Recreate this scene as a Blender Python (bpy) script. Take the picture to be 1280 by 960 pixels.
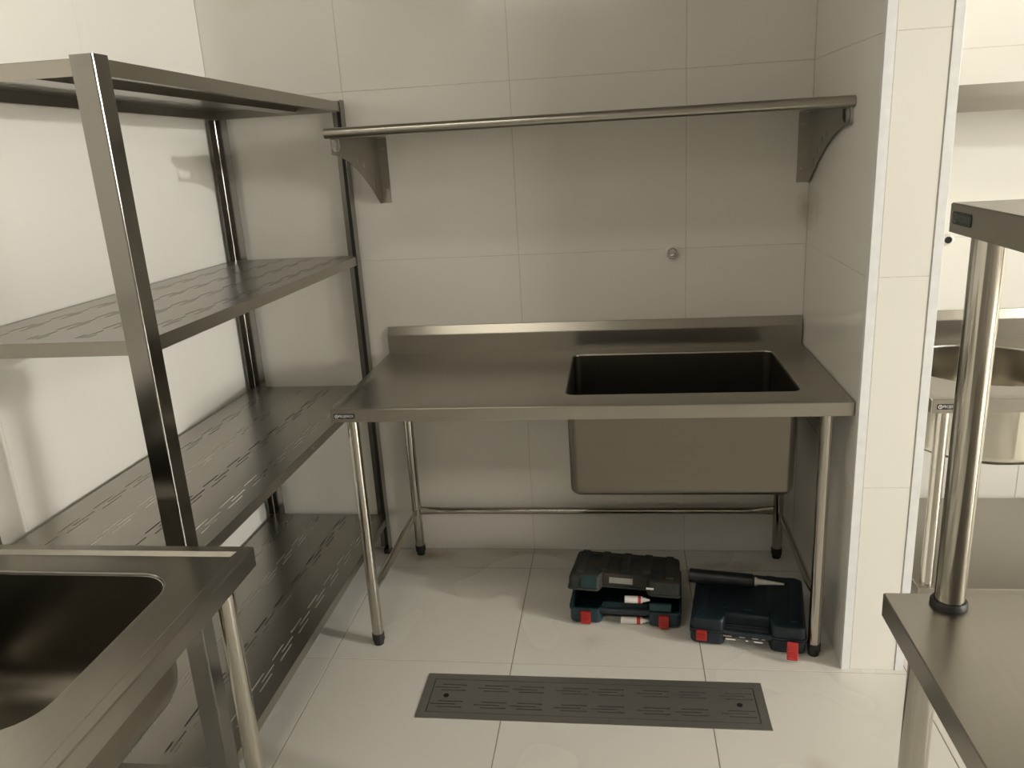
import bpy, bmesh, math, random
from mathutils import Vector, Matrix
from mathutils.geometry import tessellate_polygon
random.seed(7)
for o in list(bpy.data.objects): bpy.data.objects.remove(o)
SC = bpy.context.scene
COL = SC.collection
PI = math.pi

# ------------------------------------------------------------------ camera
def make_camera():
    p, yw, r = -0.2894, 0.1397, -0.0589
    f = Vector((-math.sin(yw)*math.cos(p), math.cos(yw)*math.cos(p), math.sin(p)))
    rt = Vector((math.cos(yw), math.sin(yw), 0)); up = rt.cross(f)
    rt2 = rt*math.cos(r)+up*math.sin(r); up2 = up*math.cos(r)-rt*math.sin(r)
    cd = bpy.data.cameras.new('camera'); co = bpy.data.objects.new('camera', cd); COL.objects.link(co)
    m = Matrix((rt2, up2, -f)).transposed().to_4x4(); m.translation = Vector((0.3611, -2.9444, 1.592))
    co.matrix_world = m
    cd.sensor_fit = 'HORIZONTAL'; cd.sensor_width = 36; cd.lens = 1008.5/1280*36; cd.clip_start = .02
    SC.camera = co
make_camera()
# ------------------------------------------------------------------ world, exposure
W = bpy.data.worlds.new('world'); SC.world = W; W.use_nodes = True
W.node_tree.nodes['Background'].inputs[0].default_value = (.85, .9, 1, 1)
W.node_tree.nodes['Background'].inputs[1].default_value = .6
SC.view_settings.view_transform = 'Standard'; SC.view_settings.look = 'None'
SC.view_settings.gamma = 1; SC.view_settings.use_curve_mapping = False
SC.view_settings.exposure = 0.05
LAMP_NEAR = 420      # radiance of the small ceiling lamp over the aisle to the right
LAMP_FAR = 3700      # the one further along the room
FILL_ABOVE = 9.0      # added fill panel brightening the upper left wall, just out of the frame
FILL_REAR = 8.0          # unseen ceiling panel added behind the camera for ambient fill
FILL_FRONT = 140      # fill light in an added, unseen window behind, far to the right
FILL_SIDE = 190       # fill light in a wide added window, softening the back wall gradient
def area(name, loc, target, sx, sy, watts, col):
    l = bpy.data.lights.new(name, 'AREA'); l.shape = 'RECTANGLE'; l.size = sx; l.size_y = sy; l.energy = watts; l.color = col
    o = bpy.data.objects.new(name, l); COL.objects.link(o); o.location = loc
    o.rotation_euler = (Vector(target)-Vector(loc)).to_track_quat('-Z', 'Y').to_euler()
    return o
XR_ = 8.6
area('fill_front_window', (6.55, -5.3, 1.95), (1.5, 0, 1.3), 1.5, 1.0, FILL_FRONT, (1, .95, .84))  # added fill light for the back wall, set outside the front opening
area('fill_side_window', (XR_+.28, -3.85, 1.85), (0, -2.6, 1.3), 1.9, 1.0, FILL_SIDE, (1, .98, .92))  # added broad fill from the right, evening out the left end

# ------------------------------------------------------------------ materials
MATS = {}
def nodes(name):
    m = bpy.data.materials.new(name); m.use_nodes = True
    nt = m.node_tree; b = nt.nodes['Principled BSDF']; MATS[name] = m
    return m, nt, b
def N(nt, t, **k):
    n = nt.nodes.new(t)
    for a, v in k.items():
        if a.startswith('_'): setattr(n, a[1:], v)
        else: n.inputs[a].default_value = v
    return n
def ramp(nt, fac, stops):
    r = nt.nodes.new('ShaderNodeValToRGB'); e = r.color_ramp.elements
    while len(e) < len(stops): e.new(.5)
    for i, (p, c) in enumerate(stops):
        e[i].position = p; e[i].color = (c, c, c, 1) if not isinstance(c, tuple) else (*c, 1)
    nt.links.new(fac, r.inputs[0]); return r.outputs[0]
def mix(nt, fac, a, b):
    n = nt.nodes.new('ShaderNodeMix'); n.data_type = 'RGBA'
    for s, v in ((0, fac), (6, a), (7, b)):
        if hasattr(v, 'is_linked') or hasattr(v, 'links'): nt.links.new(v, n.inputs[s])
        else: n.inputs[s].default_value = v if s == 0 else (*v, 1)
    return n.outputs[2]
def plain(name, col, rough=.5, metal=0, vary=.12, scale=30, bump=0, spec=.5):
    m, nt, b = nodes(name)
    tc = N(nt, 'ShaderNodeTexCoord'); nz = N(nt, 'ShaderNodeTexNoise', Scale=scale, Detail=4)
    nt.links.new(tc.outputs['Object'], nz.inputs['Vector'])
    f = ramp(nt, nz.outputs[0], [(.3, 0.), (.7, 1.)])
    nt.links.new(mix(nt, f, tuple(c*(1-vary) for c in col), tuple(min(1, c*(1+vary)) for c in col)), b.inputs['Base Color'])
    b.inputs['Roughness'].default_value = rough; b.inputs['Metallic'].default_value = metal
    b.inputs['Specular IOR Level'].default_value = spec
    if bump:
        bp = N(nt, 'ShaderNodeBump', Strength=bump, Distance=.002)
        nt.links.new(nz.outputs[0], bp.inputs['Height']); nt.links.new(bp.outputs[0], b.inputs['Normal'])
    return m
def steel(name, col, r0, r1, brush=(1, 40, 40), streak=.05, aniso=0.):
    """satin stainless steel: faint cloudy handling marks and brushing streaks"""
    m, nt, b = nodes(name)
    tc = N(nt, 'ShaderNodeTexCoord')
    big = N(nt, 'ShaderNodeTexNoise', Scale=3.5, Detail=2, Roughness=.5, Distortion=.6); nt.links.new(tc.outputs['Object'], big.inputs['Vector'])
    mp = N(nt, 'ShaderNodeMapping'); mp.inputs['Scale'].default_value = brush
    nt.links.new(tc.outputs['Object'], mp.inputs['Vector'])
    fine = N(nt, 'ShaderNodeTexNoise', Scale=3, Detail=2); nt.links.new(mp.outputs[0], fine.inputs['Vector'])
    f = ramp(nt, big.outputs[0], [(.1, 0.), (.9, 1.)])
    g = ramp(nt, fine.outputs[0], [(.15, 0.), (.85, 1.)])
    mr = N(nt, 'ShaderNodeMapRange'); mr.inputs['To Min'].default_value = r0; mr.inputs['To Max'].default_value = r1
    nt.links.new(f, mr.inputs['Value']); nt.links.new(mr.outputs[0], b.inputs['Roughness'])
    c1 = mix(nt, f, tuple(c*1.03 for c in col), tuple(c*.95 for c in col))
    c2 = mix(nt, f, tuple(c*(1.03-streak) for c in col), tuple(c*(.95-streak) for c in col))
    nt.links.new(mix(nt, g, c1, c2), b.inputs['Base Color']); b.inputs['Metallic'].default_value = 1
    return m
STEEL = steel('brushed_steel', (.41, .39, .345), .27, .3)
STEEL_Y = steel('brushed_steel_lengthwise', (.37, .352, .312), .27, .3, brush=(40, 1, 40))
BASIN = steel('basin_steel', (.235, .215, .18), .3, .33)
TUBE = steel('polished_tube_steel', (.50, .475, .42), .12, .14, brush=(40, 40, 1))
POST = steel('post_steel', (.27, .258, .235), .15, .17, brush=(40, 40, 1))
BOWL = steel('bowl_steel', (.68, .65, .58), .13, .16, brush=(40, 40, 1))
DRAINM = steel('drain_steel', (.47, .46, .43), .48, .54)
GROUT = plain('grout', (.62, .59, .53), .9, scale=60)
FGROUT = plain('floor_grout', (.36, .31, .25), .9, scale=60)
WALLBASE = plain('wall_plaster', (.30, .28, .25), .8, scale=8)
WHITE_ALU = plain('white_aluminium_trim', (.76, .77, .78), .4, vary=.04)
RUBBER = plain('black_rubber', (.015, .014, .013), .5)
BLACK = plain('plaque_black', (.01, .01, .011), .35)
WHITEINK = plain('plaque_white', (.62, .62, .6), .5, vary=.02)
GREYINK = plain('plaque_grey', (.12, .14, .13), .5, vary=.1)
TEAL = plain('tool_case_teal', (.009, .033, .04), .42, vary=.3, scale=25, bump=.2)
NAVY = plain('tool_case_navy', (.006, .015, .022), .45, vary=.3, scale=25, bump=.2)
RED = plain('latch_red', (.42, .022, .016), .4)
REDP = plain('print_red', (.5, .03, .03), .5)
PALE = plain('print_white', (.72, .70, .66), .55)
LABELG = plain('label_grey', (.30, .30, .27), .6)
PINKP = plain('print_pink', (.45, .27, .26), .6)
NOZZLE = plain('nozzle_pale', (.6, .58, .52), .45)
DARKTUBE = plain('cartridge_dark', (.012, .014, .016), .35)
CHROME = plain('chrome', (.6, .59, .56), .12, metal=1, vary=.03)
HOLE = plain('pipe_hole_dark', (.006, .004, .004), .8)
CAPW = plain('white_ring', (.72, .7, .66), .4)
LAMPWHITE = plain('lamp_white', (.8, .8, .78), .5)
def dusty():
    m, nt, b = nodes('tool_case_dusty')
    tc = N(nt, 'ShaderNodeTexCoord'); nz = N(nt, 'ShaderNodeTexNoise', Scale=14, Detail=8, Roughness=.7)
    nt.links.new(tc.outputs['Object'], nz.inputs['Vector'])
    f = ramp(nt, nz.outputs[0], [(.36, 0.), (.6, 1.)])
    nt.links.new(mix(nt, f, (.011, .022, .024), (.046, .037, .026)), b.inputs['Base Color']); b.inputs['Roughness'].default_value = .75
    return m
DUSTY = dusty()
def tile_mat(name, col, r0, r1, stains=(), veil=.03):
    m, nt, b = nodes(name)
    geo = N(nt, 'ShaderNodeNewGeometry')
    nz = N(nt, 'ShaderNodeTexNoise', Scale=1.6, Detail=2, Roughness=.5); nt.links.new(geo.outputs['Position'], nz.inputs['Vector'])
    f = ramp(nt, nz.outputs[0], [(.05, 0.), (.95, 1.)])
    c = mix(nt, f, col, tuple(x*(1-veil) for x in col))
    sp = N(nt, 'ShaderNodeTexNoise', Scale=9, Detail=8, Roughness=.75); nt.links.new(geo.outputs['Position'], sp.inputs['Vector'])
    for (ctr, rad, scol, amt) in stains:
        vm = N(nt, 'ShaderNodeVectorMath', _operation='SUBTRACT'); nt.links.new(geo.outputs['Position'], vm.inputs[0]); vm.inputs[1].default_value = ctr
        dv = N(nt, 'ShaderNodeVectorMath', _operation='DIVIDE'); nt.links.new(vm.outputs[0], dv.inputs[0]); dv.inputs[1].default_value = rad
        ln = N(nt, 'ShaderNodeVectorMath', _operation='LENGTH'); nt.links.new(dv.outputs[0], ln.inputs[0])
        ad = N(nt, 'ShaderNodeMath', _operation='ADD'); nt.links.new(ln.outputs['Value'], ad.inputs[0]); nt.links.new(sp.outputs[0], ad.inputs[1])
        k = ramp(nt, ad.outputs[0], [(.45, amt), (1.0, 0.)])
        # ramp input above 1 clamps to 0
        c = mix(nt, k, c, scol)
    nt.links.new(c, b.inputs['Base Color'])
    mr = N(nt, 'ShaderNodeMapRange'); mr.inputs['To Min'].default_value = r0; mr.inputs['To Max'].default_value = r1
    nt.links.new(f, mr.inputs['Value']); nt.links.new(mr.outputs[0], b.inputs['Roughness'])
    return m
RUST = (.30, .17, .075)
WTILE = tile_mat('wall_tile_glazed', (.80, .78, .725), .1, .14, [((1.0, 0, 1.33), (.07, .5, .17), RUST, .45), ((-.92, -.0, 2.12), (.18, 1, .1), (.55, .42, .3), .15)])
FTILE = tile_mat('floor_tile', (.76, .74, .68), .24, .3, [((-.42, -.06, 0), (.26, .12, 1), RUST, .7), ((.05, -.03, 0), (.6, .08, 1), RUST, .45),
        ((.25, -.62, 0), (.10, .12, 1), (.5, .4, .28), .4), ((.85, -1.15, 0), (.09, .09, 1), (.45, .36, .25), .35), ((.75, -.12, 0), (.3, .1, 1), (.3, .22, .12), .5)], veil=.035)

# ------------------------------------------------------------------ mesh helpers
class MB:
    def __init__(s): s.v = []; s.f = []
    def add(s, vs, fs):
        o = len(s.v); s.v += [tuple(v) for v in vs]; s.f += [tuple(i+o for i in f) for f in fs]; return s
    def box(s, x0, x1, y0, y1, z0, z1, M=None):
        vs = [Vector((x, y, z)) for x in (x0, x1) for y in (y0, y1) for z in (z0, z1)]
        if M: vs = [M @ v for v in vs]
        return s.add(vs, [(0, 1, 3, 2), (4, 6, 7, 5), (0, 4, 5, 1), (2, 3, 7, 6), (0, 2, 6, 4), (1, 5, 7, 3)])
    def rings(s, loops, cap0=True, cap1=True, closed=False):
        n = len(loops[0]); vs = [p for l in loops for p in l]; fs = []
        k = len(loops)
        for a in range(k if closed else k-1):
            b = (a+1) % k
            for i in range(n):
                j = (i+1) % n; fs.append((a*n+i, a*n+j, b*n+j, b*n+i))
        if cap0 and not closed: fs.append(tuple(range(n))[::-1])
        if cap1 and not closed: fs.append(tuple((k-1)*n+i for i in range(n)))
        return s.add(vs, fs)
    def tube(s, pts, r, n=20, caps=True):
        pts = [Vector(p) for p in pts]; rr = r if isinstance(r, (list, tuple)) else [r]*len(pts)
        loops = []; ref = None
        for i, p in enumerate(pts):
            d = (pts[min(i+1, len(pts)-1)]-pts[max(i-1, 0)]).normalized()
            if ref is None or abs(ref.dot(d)) > .95: ref = Vector((0, 0, 1)) if abs(d.z) < .9 else Vector((1, 0, 0))
            u = d.cross(ref).normalized(); w = u.cross(d)
            rad = rr[i]; ru, rw = rad if isinstance(rad, (list, tuple)) else (rad, rad)
            loops.append([p+u*ru*math.cos(2*PI*k/n)+w*rw*math.sin(2*PI*k/n) for k in range(n)])
        return s.rings(loops, caps, caps)
    def prism(s, poly, fn0, fn1, holes=()):
        """plate with polygon outline (2D) and holes; fn0/fn1 map a 2D point to the two faces"""
        allp = [list(poly)]+[list(h) for h in holes]
        flat = [p for l in allp for p in l]
        tris = tessellate_polygon([[Vector((p[0], p[1], 0)) for p in l] for l in allp])
        n = len(flat); vs = [fn0(p) for p in flat]+[fn1(p) for p in flat]; fs = []
        for t in tris: fs.append(tuple(t)); fs.append(tuple(i+n for i in t[::-1]))
        o = 0
        for l in allp:
            m = len(l)
            for i in range(m):
                a, b = o+i, o+(i+1) % m; fs.append((a, b, b+n, a+n))
            o += m
        return s.add(vs, fs)
    def perforated(s, x0, x1, y0, y1, zf0, zf1, holes):
        """plate with real rectangular slots (x0,x1,y0,y1); zf give the two faces' heights as functions of (x, y)"""
        xs = sorted({round(v, 5) for h in holes for v in h[:2]} | {x0, x1}); ys = sorted({round(v, 5) for h in holes for v in h[2:]} | {y0, y1})
        hs = [tuple(round(v, 5) for v in h) for h in holes]
        nx, ny = len(xs), len(ys); solid = {}
        for i in range(nx-1):
            cx = (xs[i]+xs[i+1])/2; cand = [h for h in hs if h[0] < cx < h[1]]
            for j in range(ny-1):
                cy = (ys[j]+ys[j+1])/2
                solid[i, j] = not any(h[2] < cy < h[3] for h in cand)
        used = {}; V = []; F = []
        def vid(i, j, t):
            if (i, j, t) not in used:
                used[i, j, t] = len(V); V.append((xs[i], ys[j], (zf1 if t else zf0)(xs[i], ys[j])))
            return used[i, j, t]
        for i in range(nx-1):
            for j in range(ny-1):
                if not solid[i, j]: continue
                F.append((vid(i, j, 1), vid(i+1, j, 1), vid(i+1, j+1, 1), vid(i, j+1, 1)))
                F.append((vid(i, j, 0), vid(i, j+1, 0), vid(i+1, j+1, 0), vid(i+1, j, 0)))
                for (di, dj, a, b) in ((-1, 0, (i, j+1), (i, j)), (1, 0, (i+1, j), (i+1, j+1)), (0, -1, (i, j), (i+1, j)), (0, 1, (i+1, j+1), (i, j+1))):
                    if not solid.get((i+di, j+dj), False):
                        F.append((vid(*a, 0), vid(*b, 0), vid(*b, 1), vid(*a, 1)))
        return s.add(V, F)
    def mesh(s, name, mat, smooth=None, bevel=0, solid=0, fix=True):
        me = bpy.data.meshes.new(name); me.from_pydata(s.v, [], s.f)
        if fix or bevel:
            bm = bmesh.new(); bm.from_mesh(me)
            if bevel:
                bmesh.ops.remove_doubles(bm, verts=bm.verts, dist=1e-6)
                bmesh.ops.recalc_face_normals(bm, faces=bm.faces)
                es = [e for e in bm.edges if len(e.link_faces) == 2 and e.calc_face_angle(0) > math.radians(40)]
                bmesh.ops.bevel(bm, geom=es, offset=bevel, segments=2, profile=.5, affect='EDGES', clamp_overlap=True)
            if fix: bmesh.ops.recalc_face_normals(bm, faces=bm.faces)
            bm.to_mesh(me); bm.free()
        me.materials.append(mat)
        if smooth:
            me.polygons.foreach_set('use_smooth', [True]*len(me.polygons)); me.set_sharp_from_angle(angle=math.radians(smooth))
        me.update()
        return me
    def build(s, name, mat, parent=None, **k):
        solid = k.pop('solid', 0)
        o = bpy.data.objects.new(name, s.mesh(name, mat, **k)); COL.objects.link(o)
        if parent: o.parent = parent
        wn = k.get('smooth')
        if solid:
            md = o.modifiers.new('thickness', 'SOLIDIFY'); md.thickness = solid; md.offset = 0
        if wn:
            md = o.modifiers.new('weighted_normals', 'WEIGHTED_NORMAL'); md.keep_sharp = True
        return o
def empty(name, loc, label, cat, group=None, rz=0):
    o = bpy.data.objects.new(name, None); COL.objects.link(o); o.location = loc; o.rotation_euler = (0, 0, rz)
    o.empty_display_size = .05
    o['label'] = label; o['category'] = cat
    if group: o['group'] = group
    return o
def tag(o, label, cat, group=None):
    o['label'] = label; o['category'] = cat
    if group: o['group'] = group
    return o
def structure(o): o['kind'] = 'structure'; return o
def rrect(x0, x1, y0, y1, r, z, n=6):
    r = max(r, 1e-4); pts = []
    for cx, cy, a0 in ((x1-r, y1-r, 0), (x0+r, y1-r, PI/2), (x0+r, y0+r, PI), (x1-r, y0+r, 1.5*PI)):
        for k in range(n+1):
            a = a0+PI/2*k/n; pts.append(Vector((cx+r*math.cos(a), cy+r*math.sin(a), z)))
    return pts
def tube_part(pts, r, name, mat, parent, **k): return MB().tube(pts, r, **k).build(name, mat, parent, smooth=50)
def cyl(p0, p1, r, n=20): return MB().tube([p0, p1], r, n)

# ------------------------------------------------------------------ setting: walls, floor, tiles
H = 2.6; XL = -1.10; XR = 8.6; YF = -5.0; PX0, PX1, PY = 1.013, 1.189, -.735
J = .002; TT = .0012
tile_cache = {}
def wall_tile(parent, u0, u1, w0, w1, place, mat=WTILE, J=J, e=.0006):
    """one tile spanning u0..u1, w0..w1; place maps (u, w, depth) to the world, depth 0 being the glazed face"""
    g = J/2
    a0, a1, b0, b1 = u0+g, u1-g, w0+g, w1-g
    fr = [(a0+e, b0+e), (a1-e, b0+e), (a1-e, b1-e), (a0+e, b1-e)]; bk = [(a0, b0), (a1, b0), (a1, b1), (a0, b1)]
    vs = [place(u, w, 0) for u, w in fr]+[place(u, w, e) for u, w in bk]+[place(u, w, TT) for u, w in bk]
    fs = [(0, 1, 2, 3)]+[(i, i+4, (i+1) % 4+4, (i+1) % 4) for i in range(4)]+[(i+4, i+8, (i+1) % 4+8, (i+1) % 4+4) for i in range(4)]
    return MB().add(vs, fs).build('tile', mat, parent)
def cuts(a, b, step, off, skip=.16):
    k = math.ceil((a-off)/step+1e-6); out = [a]
    while off+k*step < b-.01:
        if a+.02 < off+k*step < b-skip or (off+k*step > a+.01 and skip == 0): out.append(off+k*step)
        k += 1
    return out+[b]
def tiled(parent, ua, ub, uo, wa, wb, wo, place, mat=WTILE):
    us, ws = cuts(ua, ub, .6, uo), cuts(wa, wb, .6, wo, 0)
    for i in range(len(us)-1):
        for j in range(len(ws)-1): wall_tile(parent, us[i], us[i+1], ws[j], ws[j+1], place, mat)
wb = structure(MB().box(XL-.12, XR+.12, TT, .12, -.1, H).build('wall_back', GROUT))
tiled(wb, XL, PX0, 0, 0, H, 0, lambda u, w, d: (u, d, w))
tiled(wb, PX1, 5.0, 0, 0, H, 0, lambda u, w, d: (u, d, w))
wl = structure(MB().box(XL-.12, XL-TT, YF-.12, .12, -.1, H).build('wall_left', GROUT))
tiled(wl, YF, 0, -.1, 0, H, 0, lambda u, w, d: (XL-d, u, w))
wp = structure(MB().box(PX0+TT, PX1-TT, PY+TT, TT, 0, H).build('wall_middle', GROUT))
tiled(wp, PY+.003, 0, -.135, 0, H, 0, lambda u, w, d: (PX0+d, u, w))
tiled(wp, PY+.003, 0, -.135, 0, H, 0, lambda u, w, d: (PX1-d, u, w))
tiled(wp, PX0+.024, PX1-.024, 0.05, 0, H, 0, lambda u, w, d: (u, PY+d, w))
# white aluminium corner profiles of the partition
def corner_trim(name, x, sx):
    poly = [(0, 0), (sx*.025, 0), (sx*.025, .003), (sx*.003, .003), (sx*.003, .016), (0, .016)]
    poly = [(0, 0)]+[(sx*(.024), 0), (sx*.024, .0045), (sx*.019, .0045), (sx*.019, .002), (sx*.002, .002), (sx*.002, .016), (0, .016)]
    return structure(MB().prism(poly, lambda p: (x-sx*.0015+p[0], PY-.002+p[1], .0), lambda p: (x-sx*.0015+p[0], PY-.002+p[1], H)).build(name, WHITE_ALU, bevel=.0008))
corner_trim('trim_1', PX0, 1); corner_trim('trim_2', PX1, -1)
WY0, WY1, WZ0, WZ1 = -4.85, -2.85, 1.3, 2.4
mb = MB(); mb.box(XR, XR+.12, YF, WY0, -.1, H); mb.box(XR, XR+.12, WY1, .0, -.1, H); mb.box(XR, XR+.12, WY0, WY1, -.1, WZ0); mb.box(XR, XR+.12, WY0, WY1, WZ1, H)
structure(mb.build('wall_right', WALLBASE))
mb = MB(); mb.box(XR-.01, XR+.11, WY0, WY0+.04, WZ0, WZ1); mb.box(XR-.01, XR+.11, WY1-.04, WY1, WZ0, WZ1); mb.box(XR-.01, XR+.11, WY0+.04, WY1-.04, WZ0, WZ0+.04); mb.box(XR-.01, XR+.11, WY0+.04, WY1-.04, WZ1-.04, WZ1)
structure(mb.build('added_window_2', WHITE_ALU))  # unseen window frame added around the side fill light
DX0, DX1, DZ0, DZ1 = 5.8, 7.3, 1.4, 2.45
mb = MB(); mb.box(XL-.12, DX0, YF-.12, YF, -.1, H); mb.box(DX1, XR+.12, YF-.12, YF, -.1, H); mb.box(DX0, DX1, YF-.12, YF, DZ1, H); mb.box(DX0, DX1, YF-.12, YF, -.1, DZ0)
structure(mb.build('wall_front', WALLBASE))
mb = MB(); mb.box(DX0, DX0+.04, YF-.11, YF+.01, DZ0, DZ1); mb.box(DX1-.04, DX1, YF-.11, YF+.01, DZ0, DZ1); mb.box(DX0+.04, DX1-.04, YF-.11, YF+.01, DZ1-.04, DZ1); mb.box(DX0+.04, DX1-.04, YF-.11, YF+.01, DZ0, DZ0+.04)
structure(mb.build('added_window_1', WHITE_ALU))  # unseen window frame added to house the front fill light
structure(MB().box(XL-.12, XR+.12, YF-.12, .12, H, H+.1).build('ceiling', WALLBASE))
# floor: a grout bed with a hole for the channel drain, and tiles
DR = (-.256, .760, -1.022, -.817)
def minus(r, h):
    x0, x1, y0, y1 = r; a0, a1, b0, b1 = max(x0, h[0]), min(x1, h[1]), max(y0, h[2]), min(y1, h[3])
    if a0 >= a1 or b0 >= b1: return [r]
    out = []
    if a0 > x0: out.append((x0, a0, y0, y1))
    if a1 < x1: out.append((a1, x1, y0, y1))
    if b0 > y0: out.append((a0, a1, y0, b0))
    if b1 < y1: out.append((a0, a1, b1, y1))
    return out
mb = MB()
for r in minus((XL-.12, XR+.12, YF-.9, .12), DR): mb.box(*r, -.1, -TT)
fl = structure(mb.build('floor', FGROUT))
us, vs_ = cuts(XL, XR, .6, 0, 0), cuts(YF, 0, .6, -.153, 0)
for i in range(len(us)-1):
    for j in range(len(vs_)-1):
        cell = (us[i], us[i+1], vs_[j], vs_[j+1]); rs = minus(cell, DR)
        if len(rs) == 1 and rs[0] == cell:
            wall_tile(fl, *cell, lambda u, w, d: (u, w, -d), FTILE, .0032, .0002)
        else:
            m2 = MB(); g = .0016
            for r in rs: m2.box(r[0]+(g if r[0] == cell[0] else 0), r[1]-(g if r[1] == cell[1] else 0), r[2]+(g if r[2] == cell[2] else 0), r[3]-(g if r[3] == cell[3] else 0), -TT, 0)
            m2.build('tile', FTILE, fl)

# ------------------------------------------------------------------ channel drain
def slot_rows(cx, y0, y1, phase=0., pitch=.143, ln=.084, wd=.0042, sp=.0125, along='y'):
    out = []
    k = math.floor((y0-phase)/pitch)-1
    while phase+k*pitch < y1:
        a = phase+k*pitch
        for (dx, dy) in ((-sp, 0), (0, .042), (sp, 0)):
            s0, s1 = max(a+dy, y0+.012), min(a+dy+ln, y1-.012)
            if s1-s0 > .02: out.append((cx+dx-wd/2, cx+dx+wd/2, s0, s1))
        k += 1
    return out
dr = empty('floor_drain', ((DR[0]+DR[1])/2, (DR[2]+DR[3])/2, 0), 'long dark steel slotted channel drain set in the floor tiles', 'drain')
hw, hd = (DR[1]-DR[0])/2, (DR[3]-DR[2])/2
mb = MB(); fw = .026
for r in ((-hw, hw, -hd, -hd+fw), (-hw, hw, hd-fw, hd), (-hw, -hw+fw, -hd+fw, hd-fw), (hw-fw, hw, -hd+fw, hd-fw)): mb.box(*r, -.004, .0015)
mb.build('frame', DRAINM, dr)
holes = []
gx0, gx1 = -hw+fw+.0025, hw-fw-.0025
n = 8; pw = (gx1-gx0)/n
for row in (-.038, .038):
    for i in range(n):
        c = gx0+pw*(i+.5)+(.008 if i % 2 else -.004)
        for k, (dy, dx) in enumerate(((-.0125, .008), (0, -.012), (.0125, .008))):
            holes.append((c-.038+dx, c+.038+dx, row+dy-.0021, row+dy+.0021))
mb = MB().perforated(gx0, gx1, -hd+fw+.0025, hd-fw-.0025, lambda x, y: -.0035, lambda x, y: .0008, holes)
gr = mb.build('grate', DRAINM, dr)
for sx in (-1, 1):
    MB().tube([(sx*(hw-.075), 0, .0007), (sx*(hw-.075), 0, .0016)], .0085, 20).build('lift_hole', HOLE, gr)
mb = MB(); t = .002
mb.box(-hw, hw, -hd, hd, -.09, -.088); mb.box(-hw, -hw+t, -hd, hd, -.088, -.0045); mb.box(hw-t, hw, -hd, hd, -.088, -.0045); mb.box(-hw+t, hw-t, -hd, -hd+t, -.088, -.0045); mb.box(-hw+t, hw-t, hd-t, hd, -.088, -.0045)
mb.build('channel', DRAINM, dr)

# ------------------------------------------------------------------ plaques with lettering
def text_mesh(txt, size):
    cu = bpy.data.curves.new('lettering', 'FONT'); cu.body = txt; cu.size = size; cu.extrude = .0002; cu.align_y = 'CENTER'; cu.resolution_u = 3
    o = bpy.data.objects.new('lettering', cu); COL.objects.link(o)
    dg = bpy.context.evaluated_depsgraph_get(); dg.update()
    me = bpy.data.meshes.new_from_object(o.evaluated_get(dg)); bpy.data.objects.remove(o); bpy.data.curves.remove(cu)
    return me
def plaque(parent, origin, ux, uz, w, h, ink, size, label='black maker plaque with pale lettering'):
    ux, uz = Vector(ux), Vector(uz); nrm = ux.cross(uz)
    M = Matrix((ux, uz, nrm)).transposed().to_4x4(); M.translation = Vector(origin)
    lp = [M @ p for p in rrect(0, w, -h/2, h/2, h*.22, 0)]; up_ = [M @ p for p in rrect(0, w, -h/2, h/2, h*.22, .0012)]
    pl = MB().rings([lp, up_]).build('plaque', BLACK, parent); pl['label'] = label
    me = text_mesh('PROJEINOX', size); me.materials.clear(); me.materials.append(ink)
    xs = [v.co.x for v in me.vertices]; k = (w-h*1.25)/(max(xs)-min(xs))
    for v in me.vertices: v.co = M @ Vector((h*1.02+(v.co.x-min(xs))*k, v.co.y, v.co.z+.0014))
    t_ = bpy.data.objects.new('lettering', me); COL.objects.link(t_); t_.parent = pl
    ring = []
    for (r, z) in ((h*.38, .0012), (h*.38, .0018), (h*.24, .0018), (h*.24, .0012)):
        ring.append([M @ Vector((h*.55+r*math.cos(2*PI*i/20), r*math.sin(2*PI*i/20), z)) for i in range(20)])
    MB().rings(ring, closed=True).rings([[M @ Vector((h*.55+h*.1*math.cos(2*PI*i/8), h*.1*math.sin(2*PI*i/8), z)) for i in range(8)] for z in (.0012, .0018)]).build('emblem', ink, pl)

# ------------------------------------------------------------------ sink tables
def leg(parent, x, y, z0, z1, r=.0185, foot=.042):
    l = MB().tube([(x, y, z0+foot*.6), (x, y, z1)], r, 24).build('leg', TUBE, parent, smooth=50)
    MB().tube([(x, y, z0), (x, y, z0+foot*.35), (x, y, z0+foot*.4), (x, y, z0+foot)], [r*.86, r*.95, r*1.1, r*1.1], 20).build('foot', RUBBER, l, smooth=40)
    return l
def stretcher(parent, a, b, r=.0135):
    a, b = Vector(a), Vector(b); d = (b-a).normalized(); L = (b-a).length
    q = [a, a+d*.012, a+d*.05, a+d*.09, b-d*.09, b-d*.05, b-d*.012, b]
    rr = [(.006, r*1.25), (.006, r*1.25), (.009, r*1.12), r, r, (.009, r*1.12), (.006, r*1.25), (.006, r*1.25)]
    return MB().tube(q, rr, 18).build('stretcher', TUBE, parent, smooth=50)
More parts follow.
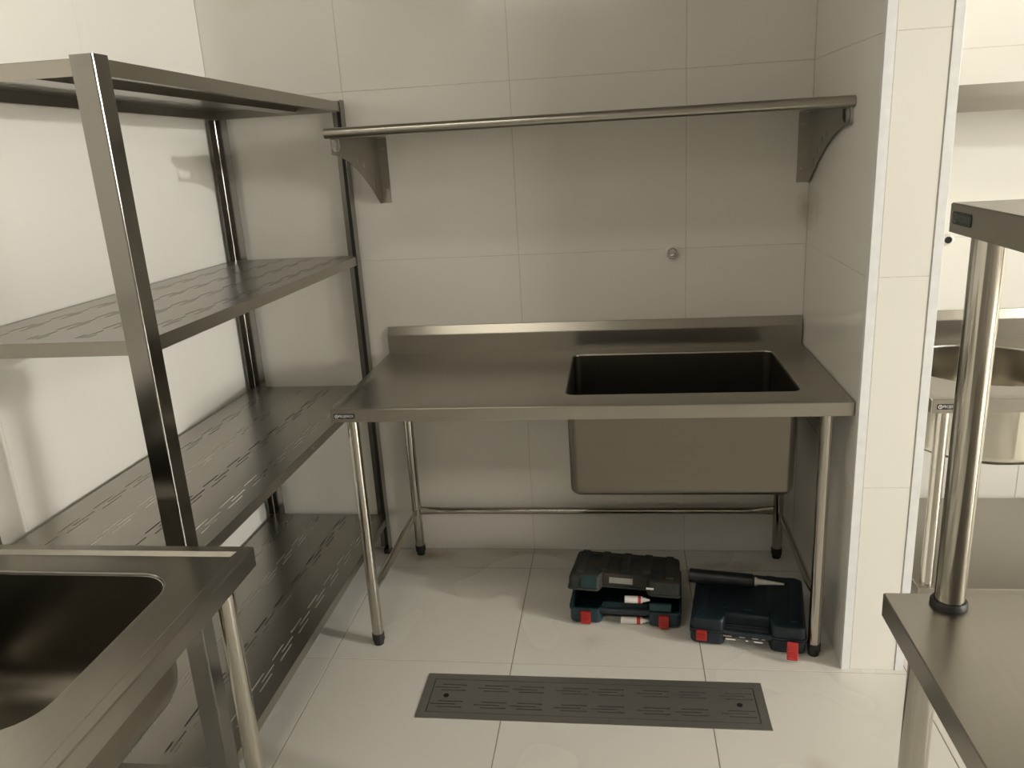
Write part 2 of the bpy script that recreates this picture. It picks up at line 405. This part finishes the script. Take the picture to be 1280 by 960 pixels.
def table_top(parent, X0, X1, Y0, Y1, Z, hole, hr, mat, lip=.04, rim=(.026, .026, .026, .0), rd=.006, n=6):
    """top plate with folded lip, raised marine rim and a hole; rim = widths at x0, x1, y0, y1"""
    a0, a1, b0, b1 = X0+rim[0], X1-rim[1], Y0+rim[2], Y1-rim[3]
    L = [rrect(X0+.014, X1-.014, Y0+.014, Y1-.014, .001, Z-lip, n), rrect(X0, X1, Y0, Y1, .002, Z-lip, n), rrect(X0, X1, Y0, Y1, .002, Z-.002, n),
         rrect(X0+.002, X1-.002, Y0+.002, Y1-.002, .002, Z, n), rrect(a0, a1, b0, b1, .004, Z, n),
         rrect(a0+.009, a1-.009, b0+.009, b1-(.009 if rim[3] else 0), .006, Z-rd, n)]
    h0, h1, k0, k1 = hole
    e = .006
    L += [rrect(h0-e, h1+e, k0-e, k1+e, hr+e, Z-rd, n), rrect(h0-e*.3, h1+e*.3, k0-e*.3, k1+e*.3, hr+e*.3, Z-rd-.0018, n), rrect(h0, h1, k0, k1, hr, Z-rd-.006, n)]
    return MB().rings(L, False, False).build('worktop', mat, parent, smooth=30, solid=.0012)
def basin(parent, hole, hr, ztop, depth, br, mat, taper=.004, n=6, name='basin'):
    h0, h1, k0, k1 = hole; zb = ztop-depth
    L = [rrect(h0+.0008, h1-.0008, k0+.0008, k1-.0008, hr, ztop, n), rrect(h0+taper, h1-taper, k0+taper, k1-taper, hr, zb+br, n)]
    for k in range(1, 6):
        a = PI/2*k/5; ins = taper+br*(1-math.cos(a)); z = zb+br*(1-math.sin(a))
        L.append(rrect(h0+ins, h1-ins, k0+ins, k1-ins, max(hr-ins*.5, .012), z, n))
    cx, cy = (h0+h1)/2, (k0+k1)/2
    L.append(rrect(cx-.05, cx+.05, cy-.05, cy+.05, .049, zb-.004, n))
    b = MB().rings(L, False, False).build(name, mat, parent, smooth=40, solid=.0012)
    st = [[Vector((cx+r*math.cos(2*PI*i/24), cy+r*math.sin(2*PI*i/24), z)) for i in range(24)] for (r, z) in ((.055, zb-.003), (.052, zb-.001), (.04, zb-.003), (.036, zb-.012), (.036, zb-.05), (.03, zb-.055))]
    MB().rings(st, False, True).build('strainer', CHROME, b, smooth=40)
    return b
def splash(parent, x0, x1, y, z0, z1, mat, th=.02, sl=.033):
    poly = [(0, z0), (-th, z0), (-th, z1-sl), (-th*.9, z1-sl+.002), (-.002, z1), (0, z1)]
    return MB().prism([(p[0], p[1]) for p in poly], lambda p: (x0, y+p[0], p[1]), lambda p: (x1, y+p[0], p[1])).build('backsplash', mat, parent, bevel=.0012)

TZ = .846
st = empty('sink_table', (.24, -.35, 0), 'long steel table with deep rectangular basin, below the wall shelf left of the partition', 'sink table')
def under(root):        # coordinates below are written in the world; shift meshes into the thing's own frame
    inv = Matrix.Translation(-root.location)
    for c in root.children_recursive:
        if c.type == 'MESH': c.data.transform(inv)
hole = (.192, .892, -.573, -.088)
table_top(st, -.519, 1.0085, -.7025, -.004, TZ, hole, .028, STEEL, lip=.04, rim=(.026, .012, .016, 0), rd=.005)
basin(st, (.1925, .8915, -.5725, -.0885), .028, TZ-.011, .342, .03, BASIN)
splash(st, -.519, 1.0085, -.004, TZ-.006, .946, STEEL)
LX0, LX1, LY0, LY1 = -.464, .946, -.664, -.046
for (x, y) in ((LX0, LY0), (LX1, LY0), (LX0, LY1), (LX1, LY1)): leg(st, x, y, 0, TZ-.012)
stretcher(st, (LX0+.016, LY1, .194), (LX1-.016, LY1, .198)); stretcher(st, (LX0, LY1-.016, .194), (LX0, LY0+.016, .194)); stretcher(st, (LX1, LY1-.016, .198), (LX1, LY0+.016, .198))
plaque(st, (-.508, -.7028, TZ-.021), (1, 0, 0), (0, 0, 1), .066, .0155, WHITEINK, .0125)
under(st)

# sink table with round bowl beyond the partition
s2 = empty('sink_table', (1.8, -.35, 0), 'steel table with a round bowl sink beyond the tiled partition, behind the tall round pole', 'sink table')
BX, BY, BR = 1.505, -.332, .243
def circ(r, z, n): # ordered like rrect
    pts = []
    for a0 in (0, PI/2, PI, 1.5*PI):
        for k in range(n+1): a = a0+PI/2*k/n; pts.append(Vector((BX+r*math.cos(a), BY+r*math.sin(a), z)))
    return pts
n = 10; X0, X1, Y0, Y1 = 1.212, 2.6, -.7025, -.004; Z = .85
a0, a1, b0, b1 = X0+.012, X1-.02, Y0+.016, Y1
L = [rrect(X0+.014, X1-.014, Y0+.014, Y1-.014, .001, Z-.04, n), rrect(X0, X1, Y0, Y1, .002, Z-.04, n), rrect(X0, X1, Y0, Y1, .002, Z-.002, n), rrect(X0+.002, X1-.002, Y0+.002, Y1-.002, .002, Z, n),
     rrect(a0, a1, b0, b1, .004, Z, n), rrect(a0+.009, a1-.009, b0+.009, b1, .006, Z-.005, n), circ(BR+.006, Z-.005, n), circ(BR+.001, Z-.007, n), circ(BR, Z-.012, n)]
MB().rings(L, False, False).build('worktop', STEEL, s2, smooth=30, solid=.0012)
L = [circ(BR-.0006, Z-.012, n), circ(BR-.002, Z-.23, n)]+[circ(BR-.002-.03*(1-math.cos(a)), Z-.23-.03*math.sin(a), n) for a in (.4, .8, 1.2, PI/2)]+[circ(.05, Z-.264, n)]
bb = MB().rings(L, False, False).build('bowl', BOWL, s2, smooth=40, solid=.0012)
MB().rings([[Vector((BX+r*math.cos(2*PI*i/24), BY+r*math.sin(2*PI*i/24), z)) for i in range(24)] for (r, z) in ((.055, Z-.263), (.05, Z-.261), (.036, Z-.266), (.036, Z-.32), (.03, Z-.325))], False, True).build('strainer', CHROME, bb, smooth=40)
splash(s2, X0, X1, -.004, Z-.006, .948, STEEL)
for (x, y) in ((1.262, -.655), (2.55, -.655), (1.262, -.046), (2.55, -.046)): leg(s2, x, y, 0, Z-.012)
us_ = MB().rings([rrect(1.232, 2.58, -.685, -.05, .002, .222, 2), rrect(1.232, 2.58, -.685, -.05, .002, .25, 2), rrect(1.234, 2.578, -.683, -.052, .002, .252, 2)], False, True).build('undershelf', STEEL, s2, bevel=.001, solid=.0012)
plaque(s2, (1.226, -.7028, Z-.021), (1, 0, 0), (0, 0, 1), .066, .0155, WHITEINK, .0125)
under(s2)

# sink table in the left foreground
s3 = empty('sink_table', (-.73, -2.4, 0), 'steel sink table in the left foreground with raised rim and open basin', 'sink table')
hole3 = (-.985, -.480, -2.105, -1.668)
table_top(s3, -1.088, -.3722, -3.05, -1.5713, .85, hole3, .075, STEEL_Y, lip=.04, rim=(.0, .022, .022, .022), rd=.007, n=8)
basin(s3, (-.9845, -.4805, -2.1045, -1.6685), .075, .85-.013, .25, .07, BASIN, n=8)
MB().prism([(0, .842), (.02, .842), (.02, .92), (.002, .95), (0, .95)], lambda p: (-1.0885+p[0], -3.05, p[1]), lambda p: (-1.0885+p[0], -1.5713, p[1])).build('backsplash', STEEL_Y, s3, bevel=.0012)
for (x, y) in ((-.412, -1.64), (-1.04, -1.64), (-.412, -2.99), (-1.04, -2.99)): leg(s3, x, y, 0, .838)
stretcher(s3, (-1.04, -1.66, .2), (-1.04, -2.97, .2)); stretcher(s3, (-1.024, -2.99, .2), (-.428, -2.99, .2))
under(s3)

# ------------------------------------------------------------------ open shelving unit on the left wall
UX0, UX1, UYB, UYF, SL = -1.082, -.589, -.024, -1.457, .0177
un = empty('shelving_unit', ((UX0+UX1)/2, (UYB+UYF)/2, 0), 'tall four-tier slotted steel shelving unit along the left wall', 'shelving')
def l_post(x, y, sx, sy, z1):
    w, t, r = .047, .002, .004
    q = [(w, 0), (w, t), (r+t*.2, t)]; arc_o = [(r-r*math.cos(a), r-r*math.sin(a)) for a in (0, PI/8, PI/4, 3*PI/8, PI/2)]
    poly = [(0+r, t), (w, t), (w, 0)]+[(r-r*math.sin(a), r-r*math.cos(a)) for a in (0, PI/8, PI/4, 3*PI/8, PI/2)]+[(0, w), (t, w), (t, r)]
    f = lambda z: (lambda p: (x+sx*p[0], y+sy*p[1], z))
    p = MB().prism(poly, f(.02), f(z1)).build('post', POST, un)
    MB().box(min(x, x+sx*.03), max(x, x+sx*.03), min(y, y+sy*.03), max(y, y+sy*.03), 0, .024).build('foot', RUBBER, p, bevel=.003)
zt = 1.7687
MB().box(-.617, -.6045, -.031, -.0262, .03, 1.755).build('added_dark_strip', RUBBER, un)  # added black strip drawing the dark line in the post's inner corner
l_post(UX1, UYF, -1, 1, zt+SL*1.457); l_post(UX0, UYF, 1, 1, zt+SL*1.457); l_post(UX1, UYB, -1, -1, zt+.002); l_post(UX0, UYB, 1, -1, zt+.002)
sx0, sx1, sy0, sy1 = UX0+.003, UX1-.003, UYF+.003, UYB-.003
for zi, z in enumerate((zt-.006, 1.2252, .7207, .1675)):
    zf = lambda x, y, z=z: z-SL*y
    holes = []
    for ci, cx in enumerate((-.650, -.765, -.880, -.995)): holes += slot_rows(cx, sy0+.03, sy1-.01, phase=-.741+(.0 if ci % 2 == 0 else -.004))
    sh = MB().perforated(sx0, sx1, sy0, sy1, lambda x, y: zf(x, y)-.0012, zf, holes).build('shelf', STEEL_Y, un)
    t, hh, rt_ = .0012, .031, .014
    mb = MB()
    def slab(xa, xb, ya, yb, d0, d1):
        vs = [Vector((x, y, zf(x, y)-d)) for x in (xa, xb) for y in (ya, yb) for d in (d1, d0)]
        mb.add(vs, [(0, 1, 3, 2), (4, 6, 7, 5), (0, 4, 5, 1), (2, 3, 7, 6), (0, 2, 6, 4), (1, 5, 7, 3)])
    slab(sx1-t, sx1, sy0, sy1, .0008, hh); slab(sx0, sx0+t, sy0, sy1, .0008, hh); slab(sx0+t, sx1-t, sy0, sy0+t, .0008, hh); slab(sx0+t, sx1-t, sy1-t, sy1, .0008, hh)
    slab(sx1-rt_, sx1-t, sy0+t, sy1-t, hh-t, hh); slab(sx0+t, sx0+rt_, sy0+t, sy1-t, hh-t, hh)
    mb.build('edge_lip', STEEL_Y, sh)
    mb = MB(); xc = -.80
    for (xa, xb, d0, d1) in ((xc-.034, xc-.033, .0014, .022), (xc+.033, xc+.034, .0014, .022), (xc-.033, xc+.033, .021, .022)): slab(xa, xb, sy0+.004, sy1-.004, d0, d1)
    mb.build('stiffener', STEEL_Y, sh)
under(un)

# ------------------------------------------------------------------ wall shelf with two brackets
ws = empty('wall_shelf', (.26, -.004, 1.64), 'long narrow steel wall shelf on two brackets above the rectangular sink', 'wall shelf')
def bracket(parent, x, sgn, depth, z1, hgt, front):
    pr = [(0, z1), (-depth, z1), (-depth, z1-front)]
    for k in range(1, 9):     # concave lower edge
        a = k/8; pr.append((-depth*(1-a)**1.0-.03*a+.0, z1-front-(hgt-front)*(a**1.8)))
    pr.append((0, z1-hgt))
    hl = [[(-depth+.008, z1-.008), (-depth+.008, z1-.034), (-depth+.025, z1-.044), (-depth+.06, z1-.044), (-depth+.08, z1-.034), (-depth+.08, z1-.008)]]
    for (yy, zz, h_) in ((-.25, z1-.07, .012), (-.19, z1-.085, .018), (-.14, z1-.115, .02), (-.09, z1-.15, .022)): hl.append([(yy-.0035, zz), (yy-.0035, zz-h_), (yy+.0035, zz-h_), (yy+.0035, zz)])
    t = .002
    mb = MB().prism(pr, lambda p: (x-t/2, p[0], p[1]), lambda p: (x+t/2, p[0], p[1]), hl)
    xa, xb = (x, x+sgn*.034) if sgn > 0 else (x+sgn*.034, x)
    mb.box(xa, xb, -.0026, -.0004, z1-hgt, z1-.004); mb.box(xa, xb, -depth+.05, -.004, z1-.0022, z1)
    b = mb.build('bracket', STEEL_Y, parent)
    for zz in (z1-.04, z1-.185):
        MB().tube([(x+sgn*.019, -.0026, zz), (x+sgn*.019, -.0065, zz), (x+sgn*.019, -.008, zz)], [.006, .006, .0035], 12).build('screw', STEEL, b, smooth=40)
bracket(ws, -.490, 1, .50, 1.641, .232, .052); bracket(ws, 1.004, -1, .50, 1.641, .232, .052)
wx0, wx1, wy0 = -.502, 1.0105, -.52
prof = [(-.0006, 1.668), (-.0012, 1.664), (wy0+.016, 1.660)]
R_ = .0145; cz = 1.6515; cy_ = wy0+.0145
for k in range(13):
    a = PI*.5+PI*1.35*k/12; prof.append((cy_+R_*math.cos(a), cz+R_*math.sin(a)+.0))
rows = [[Vector((x, p[0], p[1])) for p in prof] for x in (wx0, wx1)]
m_ = len(prof)
MB().add(rows[0]+rows[1], [(i, i+1, m_+i+1, m_+i) for i in range(m_-1)]).build('shelf_plate', STEEL, ws, smooth=40, solid=.0014)
MB().box(wx0+.02, wx1-.02, -.30, -.24, 1.6425, 1.6605).build('stiffener', STEEL, ws, bevel=.001)
for x in (wx0, wx1):
    MB().tube([(x-.0008, cy_, cz), (x+.0008, cy_, cz)], .0142, 18).build('end_cap', STEEL, ws)
under(ws)
w2 = empty('wall_shelf', (1.9, -.004, 1.61), 'steel wall shelf on the bright wall beyond the tiled partition', 'wall shelf')
rows = []
prof2 = [(0, 1.69), (-.0012, 1.69), (-.0012, 1.645), (-.40, 1.642), (-.40, 1.604), (-.385, 1.603)]
MB().add([Vector((x, p[0], p[1])) for x in (1.2, 2.7) for p in prof2], [(i, i+1, 6+i+1, 6+i) for i in range(5)]).build('shelf_plate', STEEL, w2, solid=.0014)
bracket(w2, 1.215, 1, .375, 1.640, .2, .035); bracket(w2, 2.68, -1, .375, 1.640, .2, .035)
under(w2)

# ------------------------------------------------------------------ island bench with overshelf on the right
ib = empty('island_bench', (1.3, -2.4, 0), 'steel work bench with raised overshelf in the right foreground', 'work bench')
MB().rings([rrect(.797, 1.886, -3.186, -1.723, .001, .81, 2), rrect(.783, 1.9, -3.2, -1.7095, .002, .81, 2), rrect(.783, 1.9, -3.2, -1.7095, .002, .8485, 2), rrect(.7845, 1.8985, -3.1985, -1.711, .002, .85, 2)], False, True).build('worktop', STEEL_Y, ib, smooth=30, solid=.0012)
MB().rings([rrect(.844, 1.386, -2.886, -1.723, .001, 1.4366, 2), rrect(.83, 1.4, -2.9, -1.7095, .002, 1.4366, 2), rrect(.83, 1.4, -2.9, -1.7095, .002, 1.475, 2), rrect(.8315, 1.3985, -2.8985, -1.711, .002, 1.4766, 2)], False, True).build('overshelf', STEEL_Y, ib, smooth=30, solid=.0012)
for (x, y) in ((.872, -1.742), (1.36, -1.742), (.872, -2.86), (1.36, -2.86)):
    p = MB().tube([(x, y, .852), (x, y, 1.47)], .0222, 28).build('pole', TUBE, ib, smooth=50)
    MB().rings([[Vector((x+r*math.cos(2*PI*i/28), y+r*math.sin(2*PI*i/28), z)) for i in range(28)] for (r, z) in ((.0275, .8505), (.0275, .857), (.025, .861), (.0226, .8615))], True, False).build('collar', RUBBER, p, smooth=40)
for (x, y) in ((.838, -1.755), (1.85, -1.755), (.838, -3.15), (1.85, -3.15)): leg(ib, x, y, 0, .845, r=.0225)
for (a, b) in (((1.85, -1.77, .15), (1.85, -3.13, .15)), ((.854, -3.15, .15), (1.834, -3.15, .15))): stretcher(ib, a, b)
plaque(ib, (.8297, -1.722, 1.4575), (0, -1, 0), (0, 0, 1), .062, .0175, GREYINK, .013, label='dark maker plaque, print hardly readable')
under(ib)

# ------------------------------------------------------------------ pipe outlets in the wall
po = empty('pipe_outlet', (.552, -.002, 1.185), 'small chrome pipe outlet in the tiled wall above the rectangular sink', 'pipe outlet')
def ringset(prof, n=28): return [[Vector((r*math.cos(2*PI*i/n), y, r*math.sin(2*PI*i/n))) for i in range(n)] for r, y in prof]
MB().rings(ringset([(.028, .0015), (.028, -.001), (.024, -.003), (.019, -.004)]), True, False).build('flange', WTILE, po, smooth=40)
MB().rings(ringset([(.0185, -.002), (.0185, -.02), (.0165, -.022), (.0135, -.022), (.0125, -.004)]), False, False).build('pipe', CHROME, po, smooth=40)
MB().rings(ringset([(.0125, -.003), (.0125, -.008), (.004, -.009)]), True, True).build('plug', CHROME, po, smooth=40)
pi = empty('pipe_outlet', (1.478, -.002, 1.192), 'open dark pipe end in white ring on the wall beyond the partition', 'pipe outlet')
MB().rings(ringset([(.020, .0015), (.020, -.003), (.016, -.006), (.0125, -.006), (.0115, .0)]), True, False).build('ring', CAPW, pi, smooth=40)
MB().rings(ringset([(.0114, -.0005), (.0114, -.0035)]), True, True).build('hole', HOLE, pi)

# ------------------------------------------------------------------ tool cases on the floor
def footprint(Wd, D, tw=.105, rec=.05, r=.016, ins=0.):
    w = Wd/2-ins; f = ins; b = D-ins; t = tw-ins; q = rec+ins
    pts = []
    def corner(cx, cy, a0, a1, rr=r):
        for k in range(4):
            a = a0+(a1-a0)*k/3; pts.append((cx+rr*math.cos(a), cy+rr*math.sin(a)))
    corner(w-r, b-r, 0, PI/2); corner(-w+r, b-r, PI/2, PI); corner(-w+r, f+r, PI, 1.5*PI); corner(-w+t-r, f+r, 1.5*PI, 2*PI)
    pts.append((-w+t+.006, q)); pts.append((w-t-.006, q))
    corner(w-t+r, f+r, PI, 1.5*PI); corner(w-r, f+r, 1.5*PI, 2*PI)
    return pts
def shell(Wd, D, z0, z1, flip=False):
    """hollow half shell: closed at z0 (or at z1 when flip), open at the other end"""
    za, zb = (z1, z0) if flip else (z0, z1); s = 1 if zb > za else -1
    lay = [(.012, za), (.003, za+s*.006), (.0, za+s*.014), (0, zb-s*.008), (-.003, zb-s*.007), (-.003, zb), (.005, zb), (.006, za+s*.006)]
    return MB().rings([[Vector((x, y, z)) for x, y in footprint(Wd, D, ins=i)] for i, z in lay], True, True)
def latch(parent, x, z, M=None, h=.044):
    M = M or Matrix()
    mb = MB().box(x-.0165, x+.0165, -.012, .0, z-h/2, z+h/2, M)
    for k in range(3): mb.box(x-.0125, x+.0125, -.0145, -.012, z-h/2+.008+k*.011, z-h/2+.013+k*.011, M)
    return mb.build('latch', RED, parent, bevel=.0015)
def lid_ribs(mb, Wd, D, z):
    for i in range(5):
        x = -Wd/2+.035+i*(Wd-.07)/4
        mb.box(x-.013, x+.013, .03 if i in (0, 4) else .07, D-.02, z-.002, z+.006)
    mb.box(-Wd/2+.03, Wd/2-.03, D-.055, D-.04, z-.001, z+.0045)
Wc, Dc, Hb, Hl = .372, .285, .062, .052
# left case, lid ajar
ca = empty('tool_case', (.360, -.535, 0), 'dusty dark teal tool case with its lid ajar, left one under the rectangular sink', 'tool case', rz=-.07)
base = shell(Wc, Dc, .001, Hb).build('base', TEAL, ca, smooth=35)
lid = MB()
sh_ = shell(Wc, Dc, 0, Hl, flip=True); lid.add(sh_.v, sh_.f); lid_ribs(lid, Wc, Dc, Hl)
Ml = Matrix.Translation((-.004, Dc, Hb+.004)) @ Matrix.Rotation(-math.radians(11.5), 4, 'X') @ Matrix.Rotation(math.radians(2.2), 4, 'Y') @ Matrix.Translation((0, -Dc, 0))
lid.v = [tuple(Ml @ Vector(v)) for v in lid.v]
lo = lid.build('lid', DUSTY, ca, smooth=35); lo['label'] = 'lid coated in brown dust, propped open'
latch(ca, -Wc/2+.054, .030); latch(ca, Wc/2-.056, .030)
tube_part([(-Wc/2+.10, .018, .052), (-Wc/2+.125, .010, .052), (Wc/2-.125, .010, .052), (Wc/2-.10, .018, .052)], (.011), 'handle', NAVY, ca, n=14)
lb = MB().box(-.052, .028, -.0018, .0004, .016, .036, Ml @ Matrix.Translation((0, .05, 0))).build('sticker', LABELG, lo)
MB().box(.075, .10, -.0018, .0004, .022, .028, Ml @ Matrix.Translation((0, .0, 0))).build('sticker', PALE, lo)
for (xx, zz) in ((-.118, .03),):
    MB().box(xx-.028, xx+.028, -.003, .001, zz-.02, zz+.02, Ml).build('clasp_plate', TEAL, lo, bevel=.001)
MB().box(.082, .155, -.002, .012, Hb+.004, Hb+.030).build('clasp_plate', TEAL, ca, bevel=.003)
# sealant tubes poking out of the left case
def cartridge(loc, rz, label, body, band, nozzle, L=.20, r=.0145, ry=0, group=None):
    o = empty('sealant_tube', loc, label, 'sealant tube', group, rz); o.rotation_euler = (0, ry, rz)
    MB().tube([(-L/2, 0, 0), (-L/2+.002, 0, 0), (L/2-.006, 0, 0), (L/2, 0, 0)], [r*.94, r, r, r*.7], 20).build('barrel', body, o, smooth=40)
    if band:
        MB().tube([(L*.22, 0, 0), (L*.38, 0, 0)], r*1.012, 20, caps=False).build('band', band, o, smooth=40)
    MB().tube([(L/2, 0, 0), (L/2+.008, 0, 0), (L/2+.01, 0, 0), (L/2+.01+nozzle[1], 0, 0)], [r*.6, r*.6, r*.45 if not nozzle[2] else nozzle[2], .003], 16).build('nozzle', nozzle[0], o, smooth=40)
    return o
cartridge((.392, -.509, .0885), -.05, 'white sealant tube with red band on the handle of the left tool case', PALE, REDP, (PALE, .012, 0), L=.062, r=.0125)
cartridge((.384, -.517, .0135), -.03, 'white and red sealant tube on the floor under the left case handle', PALE, REDP, (PALE, .012, 0), L=.075, r=.0125)
# right case, closed
cb = empty('tool_case', (.744, -.652, 0), 'closed dark navy tool case, right one under the rectangular sink beside the table leg', 'tool case', rz=-.165)
shell(Wc*.95, Dc+.03, .001, .05).build('base', NAVY, cb, smooth=35)
lid = MB(); sh_ = shell(Wc*.95, Dc+.03, .052, .1, flip=True); lid.add(sh_.v, sh_.f); lid_ribs(lid, Wc*.95, Dc+.03, .1)
lo2 = lid.build('lid', NAVY, cb, smooth=35)
latch(cb, -Wc*.475+.036, .040, h=.034)
Mh = Matrix.Translation((0, -.006, .05)) @ Matrix.Rotation(math.radians(-38), 4, 'X') @ Matrix.Translation((0, 0, -.05))
latch(cb, Wc*.475-.040, .024, Mh, h=.054)
tube_part([(-Wc*.475+.09, .02, .05), (-Wc*.475+.115, .008, .05), (Wc*.475-.115, .008, .05), (Wc*.475-.09, .02, .05)], .012, 'handle', NAVY, cb, n=14)
for (x, w, m, z) in ((-.06, .026, PINKP, .047), (-.015, .018, LABELG, .047), (.025, .02, LABELG, .047), (.05, .01, LABELG, .047), (-.05, .03, PALE, .036), (.0, .006, PALE, .036), (.035, .026, PALE, .036)):
    MB().box(x-w/2, x+w/2, -.0052, -.0035, z-.002, z+.002).build('handle_print', m, cb)
cartridge((.69, -.437, .1325), -.17, 'dark sealant tube with long pale nozzle lying on the right tool case', DARKTUBE, None, (NOZZLE, .085, .011), L=.215, r=.0245)

# ------------------------------------------------------------------ ceiling lamps and added fill panels (above the frame; they light the room)
def emit(name, col, s):
    m, nt, b = nodes(name); b.inputs['Base Color'].default_value = (.8, .8, .8, 1)
    b.inputs['Emission Color'].default_value = (*col, 1); b.inputs['Emission Strength'].default_value = s
    return m
def downlight(x, y, z, r, s, label, col=(1, .93, .80)):
    o = empty('ceiling_lamp', (x, y, H), label, 'lamp')
    MB().tube([(0, 0, 0), (0, 0, -.02)], .07, 24).build('base', LAMPWHITE, o, smooth=40)
    MB().tube([(0, 0, -.02), (0, 0, z-H+r)], .012, 12).build('stem', LAMPWHITE, o, smooth=40)
    n = 16; lp = [[Vector((r*math.sin(PI*k/10)*math.cos(2*PI*i/n), r*math.sin(PI*k/10)*math.sin(2*PI*i/n), z-H-r*math.cos(PI*k/10))) for i in range(n)] for k in range(1, 10)]
    MB().rings(lp).build('bulb', emit('bulb_%d' % int(x*10), col, s), o, smooth=60)
downlight(2.95, -1.55, 2.38, .045, LAMP_NEAR, 'bare bulb lamp hanging over the aisle to the right', (1, .94, .8))
downlight(7.2, -2.95, 2.3, .07, LAMP_FAR, 'bare bulb lamp hanging far along the room to the right', (1, .98, .92))
def panel(x, y, sx, sy, s, label, col=(1, .94, .84)):
    o = empty('ceiling_lamp', (x, y, H), label, 'lamp')
    mb = MB(); f = .02
    for r in ((-sx/2, sx/2, -sy/2, -sy/2+f), (-sx/2, sx/2, sy/2-f, sy/2), (-sx/2, -sx/2+f, -sy/2+f, sy/2-f), (sx/2-f, sx/2, -sy/2+f, sy/2-f)): mb.box(*r, -.03, 0)
    mb.build('frame', LAMPWHITE, o); MB().box(-sx/2+f, sx/2-f, -sy/2+f, sy/2-f, -.022, -.012).build('diffuser', emit('panel_glow', col, s), o)
panel(-.1, -3.4, 1.2, .3, FILL_REAR, 'long frosted fill panel added on the ceiling behind the camera')
panel(-.45, -1.75, .9, .3, FILL_ABOVE, 'long frosted fill panel added on the ceiling above the floor drain', (1, .92, .76))
